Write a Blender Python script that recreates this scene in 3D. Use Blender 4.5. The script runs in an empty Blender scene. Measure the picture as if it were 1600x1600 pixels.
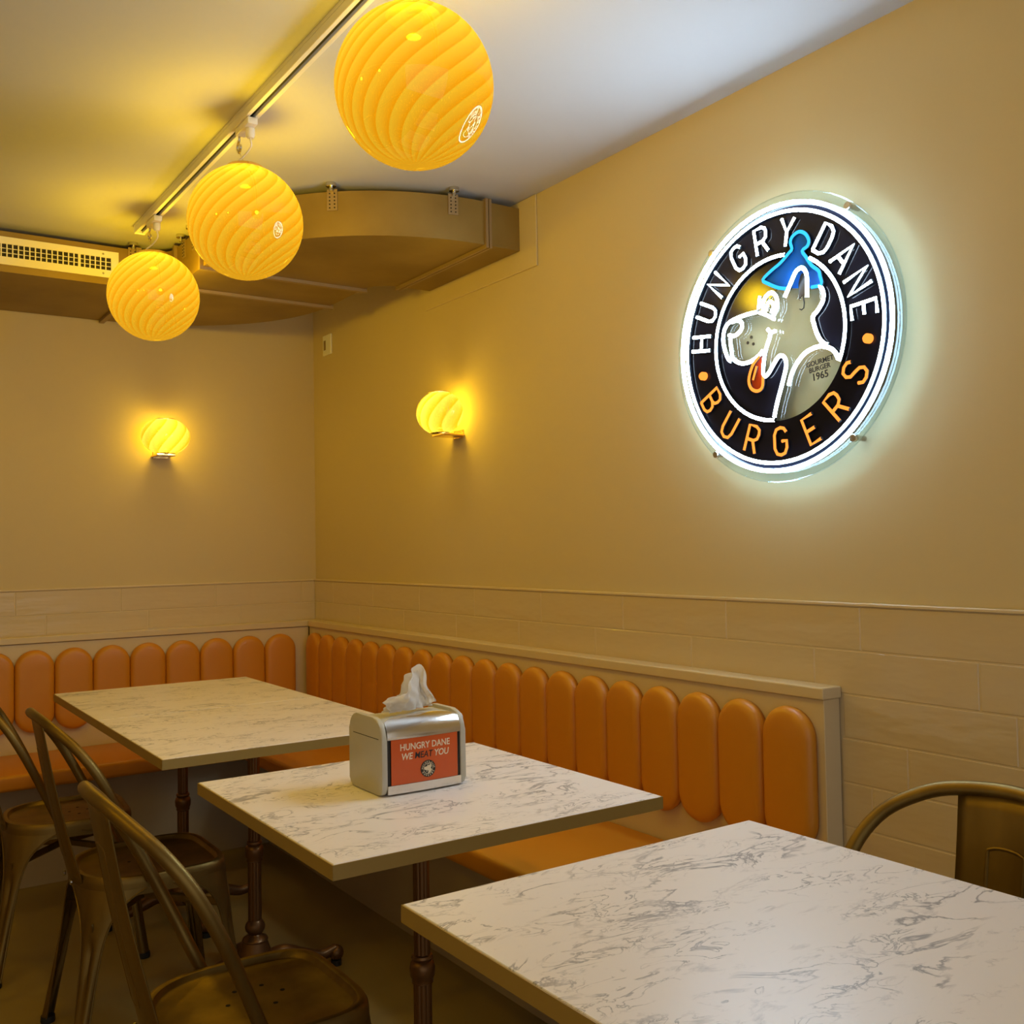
import bpy, bmesh, math, random
from mathutils import Vector, Matrix

random.seed(7)
SC = bpy.context.scene
COL = SC.collection
PI = math.pi

# ------------------------------------------------------------------ camera
CAM_H = 1.25
cam_d = bpy.data.cameras.new('camera')
cam_d.sensor_width = 36.0
cam_d.lens = 1567.0 / 1600.0 * 36.0
cam_d.clip_start = 0.02
cam = bpy.data.objects.new('camera', cam_d)
COL.objects.link(cam)
r_ = Vector((0.82641097, -0.56279523, -0.01750539))
u_ = Vector((-0.00431216, -0.03741429, 0.99929054))
f_ = Vector((0.5630509, 0.82574918, 0.03334644))
cam.matrix_world = Matrix(((r_.x, u_.x, -f_.x, 0.0), (r_.y, u_.y, -f_.y, 0.0),
                           (r_.z, u_.z, -f_.z, CAM_H), (0, 0, 0, 1)))
SC.camera = cam

# ------------------------------------------------------------------ world / exposure
WORLD_COL = (1.0, 0.96, 0.94)
WORLD_STR = 0.7
wd = bpy.data.worlds.new('world')
SC.world = wd
wd.use_nodes = True
bg = wd.node_tree.nodes['Background']
bg.inputs[0].default_value = (*WORLD_COL, 1)
bg.inputs[1].default_value = WORLD_STR
SC.view_settings.view_transform = 'Standard'
SC.view_settings.look = 'None'
SC.view_settings.gamma = 1.0
SC.view_settings.use_curve_mapping = False
SC.view_settings.exposure = 0.08

PENDANT_W = 40.0      # lamp power inside each pendant globe
SCONCE_W = 9.5        # lamp power inside each wall light
NEON = 46.0            # neon tube radiance

# ------------------------------------------------------------------ main dimensions
XR, YB, CZ = 1.94, 4.53, 2.416       # right wall, back wall, ceiling
XL, YF = -1.9, -1.6                  # open edges of the built floor


# ================================================================== materials
def mat(name, col, rough=0.5, metal=0.0, spec=0.5, coat=0.0):
    m = bpy.data.materials.new(name)
    m.use_nodes = True
    b = m.node_tree.nodes['Principled BSDF']
    b.inputs['Base Color'].default_value = (*col, 1)
    b.inputs['Roughness'].default_value = rough
    b.inputs['Metallic'].default_value = metal
    b.inputs['Specular IOR Level'].default_value = spec
    b.inputs['Coat Weight'].default_value = coat
    return m


def nodes(m):
    return m.node_tree.nodes, m.node_tree.links, m.node_tree.nodes['Principled BSDF']


def add_bump(m, scale=20.0, strength=0.1, dist=0.01, detail=3.0, stretch=None):
    n, l, b = nodes(m)
    tc = n.new('ShaderNodeTexCoord')
    nz = n.new('ShaderNodeTexNoise')
    nz.inputs['Scale'].default_value = scale
    nz.inputs['Detail'].default_value = detail
    if stretch:
        mp = n.new('ShaderNodeMapping')
        mp.inputs['Scale'].default_value = stretch
        l.new(tc.outputs['Object'], mp.inputs['Vector'])
        l.new(mp.outputs[0], nz.inputs['Vector'])
    else:
        l.new(tc.outputs['Object'], nz.inputs['Vector'])
    bp = n.new('ShaderNodeBump')
    bp.inputs['Strength'].default_value = strength
    bp.inputs['Distance'].default_value = dist
    l.new(nz.outputs[0], bp.inputs['Height'])
    l.new(bp.outputs[0], b.inputs['Normal'])
    return m


def add_mottle(m, c1, c2, scale=4.0, detail=4.0, lo=0.35, hi=0.65, stretch=None):
    n, l, b = nodes(m)
    tc = n.new('ShaderNodeTexCoord')
    nz = n.new('ShaderNodeTexNoise')
    nz.inputs['Scale'].default_value = scale
    nz.inputs['Detail'].default_value = detail
    if stretch:
        mp = n.new('ShaderNodeMapping')
        mp.inputs['Scale'].default_value = stretch
        l.new(tc.outputs['Object'], mp.inputs['Vector'])
        l.new(mp.outputs[0], nz.inputs['Vector'])
    else:
        l.new(tc.outputs['Object'], nz.inputs['Vector'])
    cr = n.new('ShaderNodeValToRGB')
    cr.color_ramp.elements[0].position = lo
    cr.color_ramp.elements[0].color = (*c1, 1)
    cr.color_ramp.elements[1].position = hi
    cr.color_ramp.elements[1].color = (*c2, 1)
    l.new(nz.outputs[0], cr.inputs[0])
    l.new(cr.outputs[0], b.inputs['Base Color'])
    return m


def emis(name, col, strength):
    m = bpy.data.materials.new(name)
    m.use_nodes = True
    n, l = m.node_tree.nodes, m.node_tree.links
    n.clear()
    e = n.new('ShaderNodeEmission')
    e.inputs[0].default_value = (*col, 1)
    e.inputs[1].default_value = strength
    o = n.new('ShaderNodeOutputMaterial')
    l.new(e.outputs[0], o.inputs[0])
    return m


M = {}
M['wall'] = add_bump(mat('wall_paint', (0.60, 0.482, 0.262), 0.75), 90, 0.04, 0.004)
M['ceiling'] = add_bump(mat('ceiling_paint', (0.54, 0.535, 0.54), 0.8), 60, 0.03, 0.004)
M['floor'] = add_mottle(mat('floor_resin', (0.3, 0.24, 0.13), 0.45), (0.25, 0.18, 0.055), (0.32, 0.235, 0.08), 1.6, 5)
M['tile'] = add_bump(mat('tile_glaze', (0.62, 0.495, 0.30), 0.13, 0, 0.5), 7, 0.28, 0.012, 2.5, (1, 1, 3.2))
M['grout'] = mat('grout', (0.64, 0.52, 0.33), 0.85)
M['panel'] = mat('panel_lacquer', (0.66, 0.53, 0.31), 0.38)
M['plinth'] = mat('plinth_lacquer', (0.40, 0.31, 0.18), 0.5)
M['leather'] = add_bump(mat('orange_leatherette', (0.60, 0.235, 0.012), 0.40), 260, 0.05, 0.002)
M['edge'] = mat('table_edge_band', (0.34, 0.225, 0.055), 0.45)
M['under'] = mat('table_underside', (0.16, 0.11, 0.05), 0.6)
M['iron'] = mat('cast_iron_bronze', (0.17, 0.085, 0.03), 0.38, 0.75)
M['brass'] = add_mottle(mat('antique_brass', (0.2, 0.13, 0.035), 0.46, 0.92), (0.155, 0.098, 0.026), (0.25, 0.165, 0.045), 14, 5, 0.3, 0.7, (1, 1, 0.2))
M['brass_bright'] = mat('brass_bright', (0.75, 0.52, 0.2), 0.25, 1.0)
M['rubber'] = mat('black_rubber', (0.012, 0.012, 0.012), 0.6)
M['hole'] = mat('dark_hole', (0.01, 0.008, 0.005), 0.9)
M['duct'] = add_mottle(mat('galvanised_duct', (0.26, 0.165, 0.035), 0.48, 0.3), (0.225, 0.14, 0.028), (0.29, 0.19, 0.045), 5, 5)
M['strut'] = mat('zinc_strut', (0.34, 0.24, 0.12), 0.45, 0.5)
M['white'] = mat('white_plastic', (0.8, 0.78, 0.74), 0.4)
M['grille'] = mat('grille_enamel', (0.82, 0.76, 0.6), 0.45)
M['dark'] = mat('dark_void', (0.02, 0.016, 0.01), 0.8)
M['steel'] = mat('steel', (0.62, 0.6, 0.56), 0.22, 1.0)
M['chrome'] = mat('chrome', (0.78, 0.76, 0.72), 0.16, 1.0)
M['shell'] = mat('dispenser_shell', (0.50, 0.47, 0.38), 0.4)
M['card'] = mat('orange_card', (0.62, 0.10, 0.018), 0.22)
M['cream'] = mat('cream_print', (0.80, 0.68, 0.48), 0.5)
M['black'] = mat('black_print', (0.010, 0.009, 0.009), 0.35)
M['tissue'] = mat('white_tissue', (0.95, 0.93, 0.90), 0.9)
n, l, b = nodes(M['tissue'])
tl = n.new('ShaderNodeBsdfTranslucent')
tl.inputs[0].default_value = (0.95, 0.92, 0.88, 1)
mxs = n.new('ShaderNodeMixShader')
mxs.inputs[0].default_value = 0.4
l.new(b.outputs[0], mxs.inputs[1])
l.new(tl.outputs[0], mxs.inputs[2])
l.new(mxs.outputs[0], n['Material Output'].inputs[0])
M['blackacry'] = mat('black_acrylic', (0.008, 0.008, 0.014), 0.12, 0, 0.25)
M['bluefill'] = mat('blue_print', (0.005, 0.17, 0.85), 0.5, 0, 0.15)
M['redfill'] = mat('red_print', (0.6, 0.05, 0.01), 0.3)
M['neon_white'] = emis('neon_white', (0.62, 0.80, 1.0), NEON)
M['neon_cool'] = emis('neon_cool_white', (0.46, 0.72, 1.0), NEON)
M['neon_orange'] = emis('neon_orange', (1.0, 0.27, 0.035), 1.75)
M['neon_blue'] = emis('neon_blue', (0.03, 0.40, 1.0), 1.9)
M['neon_base'] = mat('silicone_base', (0.022, 0.03, 0.033), 0.5, 0, 0.2)


def glass_mat(name='clear_acrylic', gloss=0.035):
    m = bpy.data.materials.new(name)
    m.use_nodes = True
    n, l = m.node_tree.nodes, m.node_tree.links
    n.clear()
    t = n.new('ShaderNodeBsdfTransparent')
    t.inputs[0].default_value = (0.93, 0.97, 0.98, 1)
    g = n.new('ShaderNodeBsdfGlossy')
    g.inputs['Roughness'].default_value = 0.05
    mx = n.new('ShaderNodeMixShader')
    o = n.new('ShaderNodeOutputMaterial')
    mx.inputs[0].default_value = gloss
    l.new(t.outputs[0], mx.inputs[1])
    l.new(g.outputs[0], mx.inputs[2])
    l.new(mx.outputs[0], o.inputs[0])
    return m


M['acrylic'] = glass_mat()
M['acrylic_edge'] = glass_mat('acrylic_edge', 0.10)


def swirl_glass(name, ribs, twist, trans, scat, radius, c0=(1.0, 0.47, 0.005), c1=(1.0, 0.70, 0.045)):
    """Amber glass with swirled ribs: lets the bulb's light through tinted, and scatters a little of it."""
    m = bpy.data.materials.new(name)
    m.use_nodes = True
    n, l = m.node_tree.nodes, m.node_tree.links
    n.clear()
    tc = n.new('ShaderNodeTexCoord')
    sp = n.new('ShaderNodeSeparateXYZ')
    l.new(tc.outputs['Object'], sp.inputs[0])

    def mth(op, a, bb=None):
        k = n.new('ShaderNodeMath')
        k.operation = op
        for i, v in enumerate((a, bb)):
            if v is None:
                continue
            if isinstance(v, (int, float)):
                k.inputs[i].default_value = v
            else:
                l.new(v, k.inputs[i])
        return k.outputs[0]
    ang = mth('ARCTAN2', sp.outputs[1], sp.outputs[0])
    zz = mth('MULTIPLY', sp.outputs[2], twist / radius)
    ph = mth('MULTIPLY', mth('ADD', ang, zz), ribs)
    s = mth('FRACT', mth('DIVIDE', ph, 2 * PI))
    cr = n.new('ShaderNodeValToRGB')
    e = cr.color_ramp.elements
    e.new(0.07)
    e.new(0.55)
    mid = tuple(0.6 * p + 0.4 * q for p, q in zip(c1, c0))
    for k, (pos, c) in enumerate(((0.0, c0), (0.07, c1), (0.5, mid), (1.0, c0))):
        e[k].position, e[k].color = pos, (*c, 1)
    l.new(s, cr.inputs[0])
    t = n.new('ShaderNodeBsdfTransparent')
    t.inputs[0].default_value = (*trans, 1)
    tl = n.new('ShaderNodeBsdfTranslucent')
    sc_ = n.new('ShaderNodeMixRGB')
    sc_.blend_type = 'MULTIPLY'
    sc_.inputs[0].default_value = 1.0
    sc_.inputs[2].default_value = (scat, scat, scat, 1)
    l.new(cr.outputs[0], sc_.inputs[1])
    l.new(sc_.outputs[0], tl.inputs[0])
    ad = n.new('ShaderNodeAddShader')
    l.new(t.outputs[0], ad.inputs[0])
    l.new(tl.outputs[0], ad.inputs[1])
    g = n.new('ShaderNodeBsdfGlossy')
    g.inputs['Roughness'].default_value = 0.02
    mx = n.new('ShaderNodeMixShader')
    # polished outside, etched (no gloss) inside
    ge = n.new('ShaderNodeNewGeometry')
    l.new(mth('MULTIPLY', mth('SUBTRACT', 1.0, ge.outputs['Backfacing']), 0.035), mx.inputs[0])
    l.new(ad.outputs[0], mx.inputs[1])
    l.new(g.outputs[0], mx.inputs[2])
    o = n.new('ShaderNodeOutputMaterial')
    l.new(mx.outputs[0], o.inputs[0])
    return m


M['globe'] = swirl_glass('amber_swirl_glass', 22, -1.15, (0.16, 0.130, 0.004), 0.028, 0.15)
M['sconce'] = swirl_glass('amber_sconce_glass', 16, -0.4, (0.17, 0.138, 0.008), 0.062, 0.08, (1.0, 0.60, 0.01), (1.0, 0.92, 0.13))


def marble():
    m = mat('white_marble_laminate', (0.8, 0.77, 0.74), 0.36)
    n, l, b = nodes(m)
    tc = n.new('ShaderNodeTexCoord')
    geo = n.new('ShaderNodeNewGeometry')
    mp = n.new('ShaderNodeMapping')
    mp.inputs['Rotation'].default_value = (0, 0, math.radians(62))
    mp.inputs['Scale'].default_value = (0.5, 1.15, 1)
    l.new(geo.outputs['Position'], mp.inputs['Vector'])

    def noise(scale, detail, dist, rough=0.55):
        k = n.new('ShaderNodeTexNoise')
        k.inputs['Scale'].default_value = scale
        k.inputs['Detail'].default_value = detail
        k.inputs['Roughness'].default_value = rough
        k.inputs['Distortion'].default_value = dist
        l.new(mp.outputs[0], k.inputs['Vector'])
        return k.outputs[0]

    def ramp(src, pts):
        cr = n.new('ShaderNodeValToRGB')
        el = cr.color_ramp.elements
        while len(el) < len(pts):
            el.new(0.5)
        for i, (p, v) in enumerate(pts):
            el[i].position = p
            el[i].color = (v, v, v, 1)
        l.new(src, cr.inputs[0])
        return cr.outputs[0]

    def mul(a, c, f=None):
        k = n.new('ShaderNodeMath')
        k.operation = 'MULTIPLY'
        l.new(a, k.inputs[0])
        if isinstance(c, float):
            k.inputs[1].default_value = c
        else:
            l.new(c, k.inputs[1])
        return k.outputs[0]

    def mx(a, c):
        k = n.new('ShaderNodeMath')
        k.operation = 'MAXIMUM'
        l.new(a, k.inputs[0])
        l.new(c, k.inputs[1])
        return k.outputs[0]
    v1 = ramp(noise(11.0, 7, 0.9), [(0.478, 0), (0.498, 1), (0.506, 1), (0.522, 0)])
    k1 = ramp(noise(7.5, 3, 0.2), [(0.46, 0), (0.60, 1)])
    v2 = ramp(noise(27.0, 6, 1.2), [(0.475, 0), (0.497, 1), (0.505, 1), (0.527, 0)])
    k2 = ramp(noise(14.0, 3, 0.4), [(0.48, 0), (0.62, 1)])
    v3 = ramp(noise(22.0, 8, 0.6, 0.7), [(0.60, 0), (0.72, 1)])
    veins = mx(mx(mul(v1, k1), mul(mul(v2, k2), 0.9)), mul(v3, 0.55))
    cr = n.new('ShaderNodeMixRGB')
    cr.inputs[1].default_value = (0.86, 0.81, 0.785, 1)
    cr.inputs[2].default_value = (0.17, 0.165, 0.19, 1)
    l.new(mul(veins, 0.78), cr.inputs[0])
    l.new(cr.outputs[0], b.inputs['Base Color'])
    return m


M['marble'] = marble()


# ================================================================== mesh helpers
def link(o, parent=None):
    COL.objects.link(o)
    if parent:
        o.parent = parent
    return o


def obj(name, me, m, parent=None, smooth=False, loc=None):
    if isinstance(me, bmesh.types.BMesh):
        bmesh.ops.recalc_face_normals(me, faces=me.faces)
        d = bpy.data.meshes.new(name)
        me.to_mesh(d)
        me.free()
        me = d
    if m is not None and not me.materials:
        me.materials.append(m)
    if smooth:
        me.polygons.foreach_set('use_smooth', [True] * len(me.polygons))
        if smooth != 'all':
            try:
                me.set_sharp_from_angle(angle=math.radians(42))
            except Exception:
                pass
    o = bpy.data.objects.new(name, me)
    if loc:
        o.location = loc
    return link(o, parent)


def empty(name, loc=(0, 0, 0), rz=0.0):
    o = bpy.data.objects.new(name, None)
    o.empty_display_size = 0.1
    o.location = loc
    o.rotation_euler = (0, 0, rz)
    return link(o)


def tag(o, label=None, cat=None, group=None, kind=None):
    if label:
        o['label'] = label
    if cat:
        o['category'] = cat
    if group:
        o['group'] = group
    if kind:
        o['kind'] = kind
    return o


def copy_tree(o, parent=None):
    c = o.copy()
    COL.objects.link(c)
    c.parent = parent
    for ch in list(o.children):
        copy_tree(ch, c)
    return c


def bm_box(bm, x0, x1, y0, y1, z0, z1):
    vs = [bm.verts.new(p) for p in ((x0, y0, z0), (x1, y0, z0), (x1, y1, z0), (x0, y1, z0),
                                    (x0, y0, z1), (x1, y0, z1), (x1, y1, z1), (x0, y1, z1))]
    for f in ((0, 3, 2, 1), (4, 5, 6, 7), (0, 1, 5, 4), (1, 2, 6, 5), (2, 3, 7, 6), (3, 0, 4, 7)):
        bm.faces.new([vs[i] for i in f])
    return vs


def box(x0, x1, y0, y1, z0, z1, bev=0.0, seg=2):
    bm = bmesh.new()
    bm_box(bm, x0, x1, y0, y1, z0, z1)
    if bev > 0:
        bmesh.ops.bevel(bm, geom=list(bm.edges), offset=bev, segments=seg, profile=0.5, affect='EDGES')
    return bm


def catmull(pts, sub=6, closed=False):
    P = [Vector(p) for p in pts]
    n_ = len(P)
    if n_ < 3:
        return P
    out = []
    rng = n_ if closed else n_ - 1
    for i in range(rng):
        p1, p2 = P[i], P[(i + 1) % n_]
        p0 = P[i - 1] if (i > 0 or closed) else p1 * 2 - p2
        p3 = P[(i + 2) % n_] if (i + 2 < n_ or closed) else p2 * 2 - p1
        for k in range(sub):
            t = k / sub
            out.append(0.5 * ((2 * p1) + (p2 - p0) * t + (2 * p0 - 5 * p1 + 4 * p2 - p3) * t * t
                              + (3 * p1 - p0 - 3 * p2 + p3) * t ** 3))
    if not closed:
        out.append(P[-1])
    return out


def bm_tube(bm, pts, r, sides=8, closed=False, r2=None, ref=None):
    P = [Vector(p) for p in pts]
    n_ = len(P)
    rings = []
    prev = None
    for i in range(n_):
        if closed:
            t = P[(i + 1) % n_] - P[i - 1]
        else:
            t = P[min(i + 1, n_ - 1)] - P[max(i - 1, 0)]
        if t.length < 1e-9:
            t = Vector((0, 0, 1))
        t.normalize()
        if prev is None:
            up = Vector(ref) if ref else (Vector((0, 0, 1)) if abs(t.z) < 0.9 else Vector((1, 0, 0)))
        else:
            up = prev
        a = up - t * up.dot(t)
        if a.length < 1e-6:
            a = t.orthogonal()
        a.normalize()
        prev = a
        c = t.cross(a)
        rr = r if not callable(r) else r(i / max(1, n_ - 1))
        rb = rr if r2 is None else r2
        rings.append([bm.verts.new(P[i] + a * (math.cos(2 * PI * k / sides) * rr) + c * (math.sin(2 * PI * k / sides) * rb))
                      for k in range(sides)])
    m_ = n_ if closed else n_ - 1
    for i in range(m_):
        A, B = rings[i], rings[(i + 1) % n_]
        for k in range(sides):
            bm.faces.new((A[k], A[(k + 1) % sides], B[(k + 1) % sides], B[k]))
    if not closed:
        bm.faces.new(rings[0][::-1])
        bm.faces.new(rings[-1])


def tube(pts, r, sides=8, closed=False):
    bm = bmesh.new()
    bm_tube(bm, pts, r, sides, closed)
    return bm


def bm_lathe(bm, prof, sides=24, c=(0, 0, 0), rad=None, axis='z'):
    rings = []
    for (r, z) in prof:
        ring = []
        for k in range(sides):
            a = 2 * PI * k / sides
            rr = r if rad is None else rad(r, z, a)
            if axis == 'z':
                p = (c[0] + rr * math.cos(a), c[1] + rr * math.sin(a), c[2] + z)
            elif axis == 'x':
                p = (c[0] + z, c[1] + rr * math.cos(a), c[2] + rr * math.sin(a))
            else:
                p = (c[0] + rr * math.cos(a), c[1] + z, c[2] + rr * math.sin(a))
            ring.append(bm.verts.new(p))
        rings.append(ring)
    for A, B in zip(rings[:-1], rings[1:]):
        for k in range(sides):
            bm.faces.new((A[k], A[(k + 1) % sides], B[(k + 1) % sides], B[k]))
    if prof[0][0] > 1e-6:
        bm.faces.new(rings[0][::-1])
    if prof[-1][0] > 1e-6:
        bm.faces.new(rings[-1])
    return bm


def lathe(prof, sides=24, c=(0, 0, 0), rad=None, axis='z'):
    bm = bmesh.new()
    bm_lathe(bm, prof, sides, c, rad, axis)
    bmesh.ops.remove_doubles(bm, verts=list(bm.verts), dist=1e-6)
    return bm


def prism(poly, z0, z1, fn=lambda u, v, w: (u, v, w)):
    """Extrude a 2-D polygon; fn maps (u, v, depth) to xyz."""
    bm = bmesh.new()
    a = [bm.verts.new(fn(u, v, z0)) for u, v in poly]
    c = [bm.verts.new(fn(u, v, z1)) for u, v in poly]
    k = len(poly)
    bm.faces.new(a[::-1])
    bm.faces.new(c)
    for i in range(k):
        bm.faces.new((a[i], a[(i + 1) % k], c[(i + 1) % k], c[i]))
    return bm


def text_mesh(body, size, shear=0.0, bold=0.0, align='CENTER', space=1.0, extr=0.0004):
    cu = bpy.data.curves.new('lettering', 'FONT')
    cu.body = body
    cu.size = size
    cu.shear = shear
    cu.offset = bold
    cu.align_x = align
    cu.align_y = 'CENTER'
    cu.space_character = space
    cu.extrude = extr
    cu.resolution_u = 3
    t = bpy.data.objects.new('lettering', cu)
    COL.objects.link(t)
    dg = bpy.context.evaluated_depsgraph_get()
    dg.update()
    me = bpy.data.meshes.new_from_object(t.evaluated_get(dg))
    bpy.data.objects.remove(t)
    bpy.data.curves.remove(cu)
    return me


# ================================================================== the room
floor = tag(obj('floor', box(XL, XR + 0.1, YF, YB + 0.1, -0.08, 0), M['floor']), 'dark olive resin floor', kind='structure')
ceiling = tag(obj('ceiling', box(XL, XR + 0.1, YF, YB + 0.1, CZ, CZ + 0.08), M['ceiling']), 'flat pale ceiling', kind='structure')
wall_back = tag(obj('wall_back', box(XL, XR + 0.1, YB, YB + 0.1, 0, CZ), M['wall']), 'beige painted wall with one wall light', kind='structure')
wall_right = tag(obj('wall_right', box(XR, XR + 0.1, YF, YB, 0, CZ), M['wall']), 'beige painted wall carrying the neon sign', kind='structure')
wall_left = tag(obj('wall_left', box(XL - 0.1, XL, YF, YB + 0.1, 0, CZ), M['wall']), 'beige painted wall out of view', kind='structure')

# ---- tiles: .408 x .1005 glazed, running bond, each with its own edges
TW, TH, GAP, TT = 0.41, 0.1005, 0.003, 0.008


def tile_mesh(w, h_, along):
    bm = bmesh.new()
    if along == 'y':
        bm_box(bm, -TT, 0, 0, w, 0, h_)
    else:
        bm_box(bm, 0, w, -TT, 0, 0, h_)
    bmesh.ops.bevel(bm, geom=list(bm.edges), offset=0.0016, segments=1, affect='EDGES')
    bmesh.ops.recalc_face_normals(bm, faces=bm.faces)
    d = bpy.data.meshes.new('tile')
    bm.to_mesh(d)
    bm.free()
    d.materials.append(M['tile'])
    return d


TILE_CACHE = {}


def lay(parent, along, start, end, z, phase):
    k = math.floor((start - phase) / TW)
    while True:
        a0 = phase + k * TW
        a1 = a0 + TW
        k += 1
        if a0 >= end - 0.01:
            break
        s0, s1 = max(a0 + GAP / 2, start), min(a1 - GAP / 2, end)
        if s1 - s0 < 0.02:
            continue
        w = round(s1 - s0, 4)
        key = (along, w)
        if key not in TILE_CACHE:
            TILE_CACHE[key] = tile_mesh(w, TH - GAP, along)
        o = bpy.data.objects.new('tile', TILE_CACHE[key])
        o.location = (XR - 0.004, s0, z + GAP / 2) if along == 'y' else (s0, YB - 0.004, z + GAP / 2)
        link(o, parent)


LEDGE_Z = 0.914
BENCH_END = 1.50
phases = [0.208, 0.338, 0.261, 0.096, 0.189, 0.265, 0.06, 0.31, 0.14, 0.36, 0.22]
tag(obj('grout_bed', box(XR - 0.0105, XR - 0.0002, YF, YB - 0.006, 0, 1.097), M['grout'], wall_right), 'grout between the tiles')
tag(obj('grout_bed', box(XL, XR - 0.011, YB - 0.0105, YB - 0.0002, 0.9, 1.097), M['grout'], wall_back))
for r in range(11):
    z = 1.0975 - TH * (r + 1)
    if r < 2:
        lay(wall_right, 'y', -0.4, YB - 0.012, max(z, 0.0), phases[r])
        lay(wall_back, 'x', -0.6, XR - 0.012, z, (0.218, 0.333)[r])
    else:
        lay(wall_right, 'y', -0.4, BENCH_END - 0.002, max(z, -0.004), phases[r])
tag(obj('trim_1', box(XR - 0.016, XR, YF, YB, 1.0975, 1.106, 0.002, 1), M['panel']), 'thin cream trim capping the tiles below the neon sign', kind='structure')
tag(obj('trim_2', box(XL, XR - 0.016, YB - 0.016, YB, 1.0975, 1.106, 0.002, 1), M['panel']), 'thin cream trim capping the tiles on the back wall', kind='structure')
# painted repair board on the wall round the duct outlet
tag(obj('trim_3', box(XR - 0.007, XR, 2.665, 3.42, 2.176, CZ - 0.001, 0.002, 1), M['wall']), 'painted board round the duct outlet', kind='structure')


# ================================================================== benches
def pad_mesh(w, h_, t):
    """Upright stadium-shaped padded cushion: face towards -y, back on y=0, base z=0, centred on x."""
    bm = bmesh.new()
    r = w / 2
    out = []
    for i in range(17):
        a = PI * i / 16
        out.append((math.cos(a) * r, h_ - r + math.sin(a) * r))
    for i in range(17):
        a = PI + PI * i / 16
        out.append((math.cos(a) * r, r + math.sin(a) * r))
    rings = []
    cz = h_ / 2

    def ring(inset, y):
        ring_ = []
        for (x, z) in out:
            zc = min(max(z, r), h_ - r)
            dx, dz = x, z - zc
            k = (r - inset) / r
            ring_.append(bm.verts.new((dx * k, y, zc + dz * k)))
        return ring_
    for i, (ins, y) in enumerate(((0.004, 0), (0.0, -t * 0.35), (0.001, -t * 0.6), (0.006, -t * 0.82), (0.014, -t * 0.95), (0.026, -t), (0.045, -t * 1.04), (r * 0.97, -t * 1.06))):
        rings.append(ring(min(ins, r * 0.97), y))
    for A, B in zip(rings[:-1], rings[1:]):
        for k in range(len(A)):
            k2 = (k + 1) % len(A)
            bm.faces.new((A[k], A[k2], B[k2], B[k]))
    bm.faces.new(rings[0])
    bm.faces.new(rings[-1][::-1])
    bmesh.ops.recalc_face_normals(bm, faces=bm.faces)
    d = bpy.data.meshes.new('back_cushion')
    bm.to_mesh(d)
    bm.free()
    d.polygons.foreach_set('use_smooth', [True] * len(d.polygons))
    d.materials.append(M['leather'])
    return d


PAD = pad_mesh(0.1475, 0.332, 0.036)
PADR = pad_mesh(0.1452, 0.332, 0.036)

# bench against the right wall
rb = tag(empty('banquette_bench', (1.65, 3.0, 0)), 'long orange padded bench running along the wall under the neon sign', 'bench', 'orange wall benches')


def part(name, bm, m, parent, smooth=False):
    o = obj(name, bm, m, parent, smooth)
    o.location = -Vector(parent.location)
    return o


XP = 1.872
part('back_panel', box(XP, XR - 0.013, BENCH_END, 4.455, 0.0, LEDGE_Z - 0.028, 0.0015, 1), M['panel'], rb)
part('ledge_cap', box(XP - 0.010, XR - 0.013, BENCH_END - 0.006, 4.445, LEDGE_Z - 0.027, LEDGE_Z, 0.003, 2), M['panel'], rb)
part('seat_cushion', box(1.400, XP - 0.001, BENCH_END + 0.005, 4.028, 0.392, 0.452, 0.016, 4), M['leather'], rb, True)
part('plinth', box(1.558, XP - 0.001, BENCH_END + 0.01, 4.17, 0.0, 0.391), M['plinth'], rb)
for i in range(20):
    o = bpy.data.objects.new('back_cushion', PADR)
    o.rotation_euler = (0, 0, -PI / 2)
    o.location = Vector((XP - 0.0005, 1.518 + 0.1456 * (i + 0.5), 0.532)) - Vector(rb.location)
    link(o, rb)

# bench against the back wall
bb = tag(empty('banquette_bench', (0.5, 4.3, 0)), 'orange padded bench against the back wall behind the far joined tables', 'bench', 'orange wall benches')
YP = 4.462
part('back_panel', box(XL + 0.3, XP - 0.001, YP, YB - 0.013, 0, LEDGE_Z - 0.028, 0.0015, 1), M['panel'], bb)
part('ledge_cap', box(XL + 0.3, XR - 0.013, YP - 0.010, YB - 0.013, LEDGE_Z - 0.026, LEDGE_Z + 0.001, 0.003, 2), M['panel'], bb)
part('seat_cushion', box(XL + 0.3, XP - 0.002, 4.035, YP - 0.001, 0.392, 0.452, 0.016, 4), M['leather'], bb, True)
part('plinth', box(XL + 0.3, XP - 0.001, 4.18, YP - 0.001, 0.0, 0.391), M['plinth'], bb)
for i in range(14):
    o = bpy.data.objects.new('back_cushion', PAD)
    o.location = Vector((1.797 - 0.1478 * (i + 0.5), YP - 0.0005, 0.530)) - Vector(bb.location)
    link(o, bb)


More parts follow.
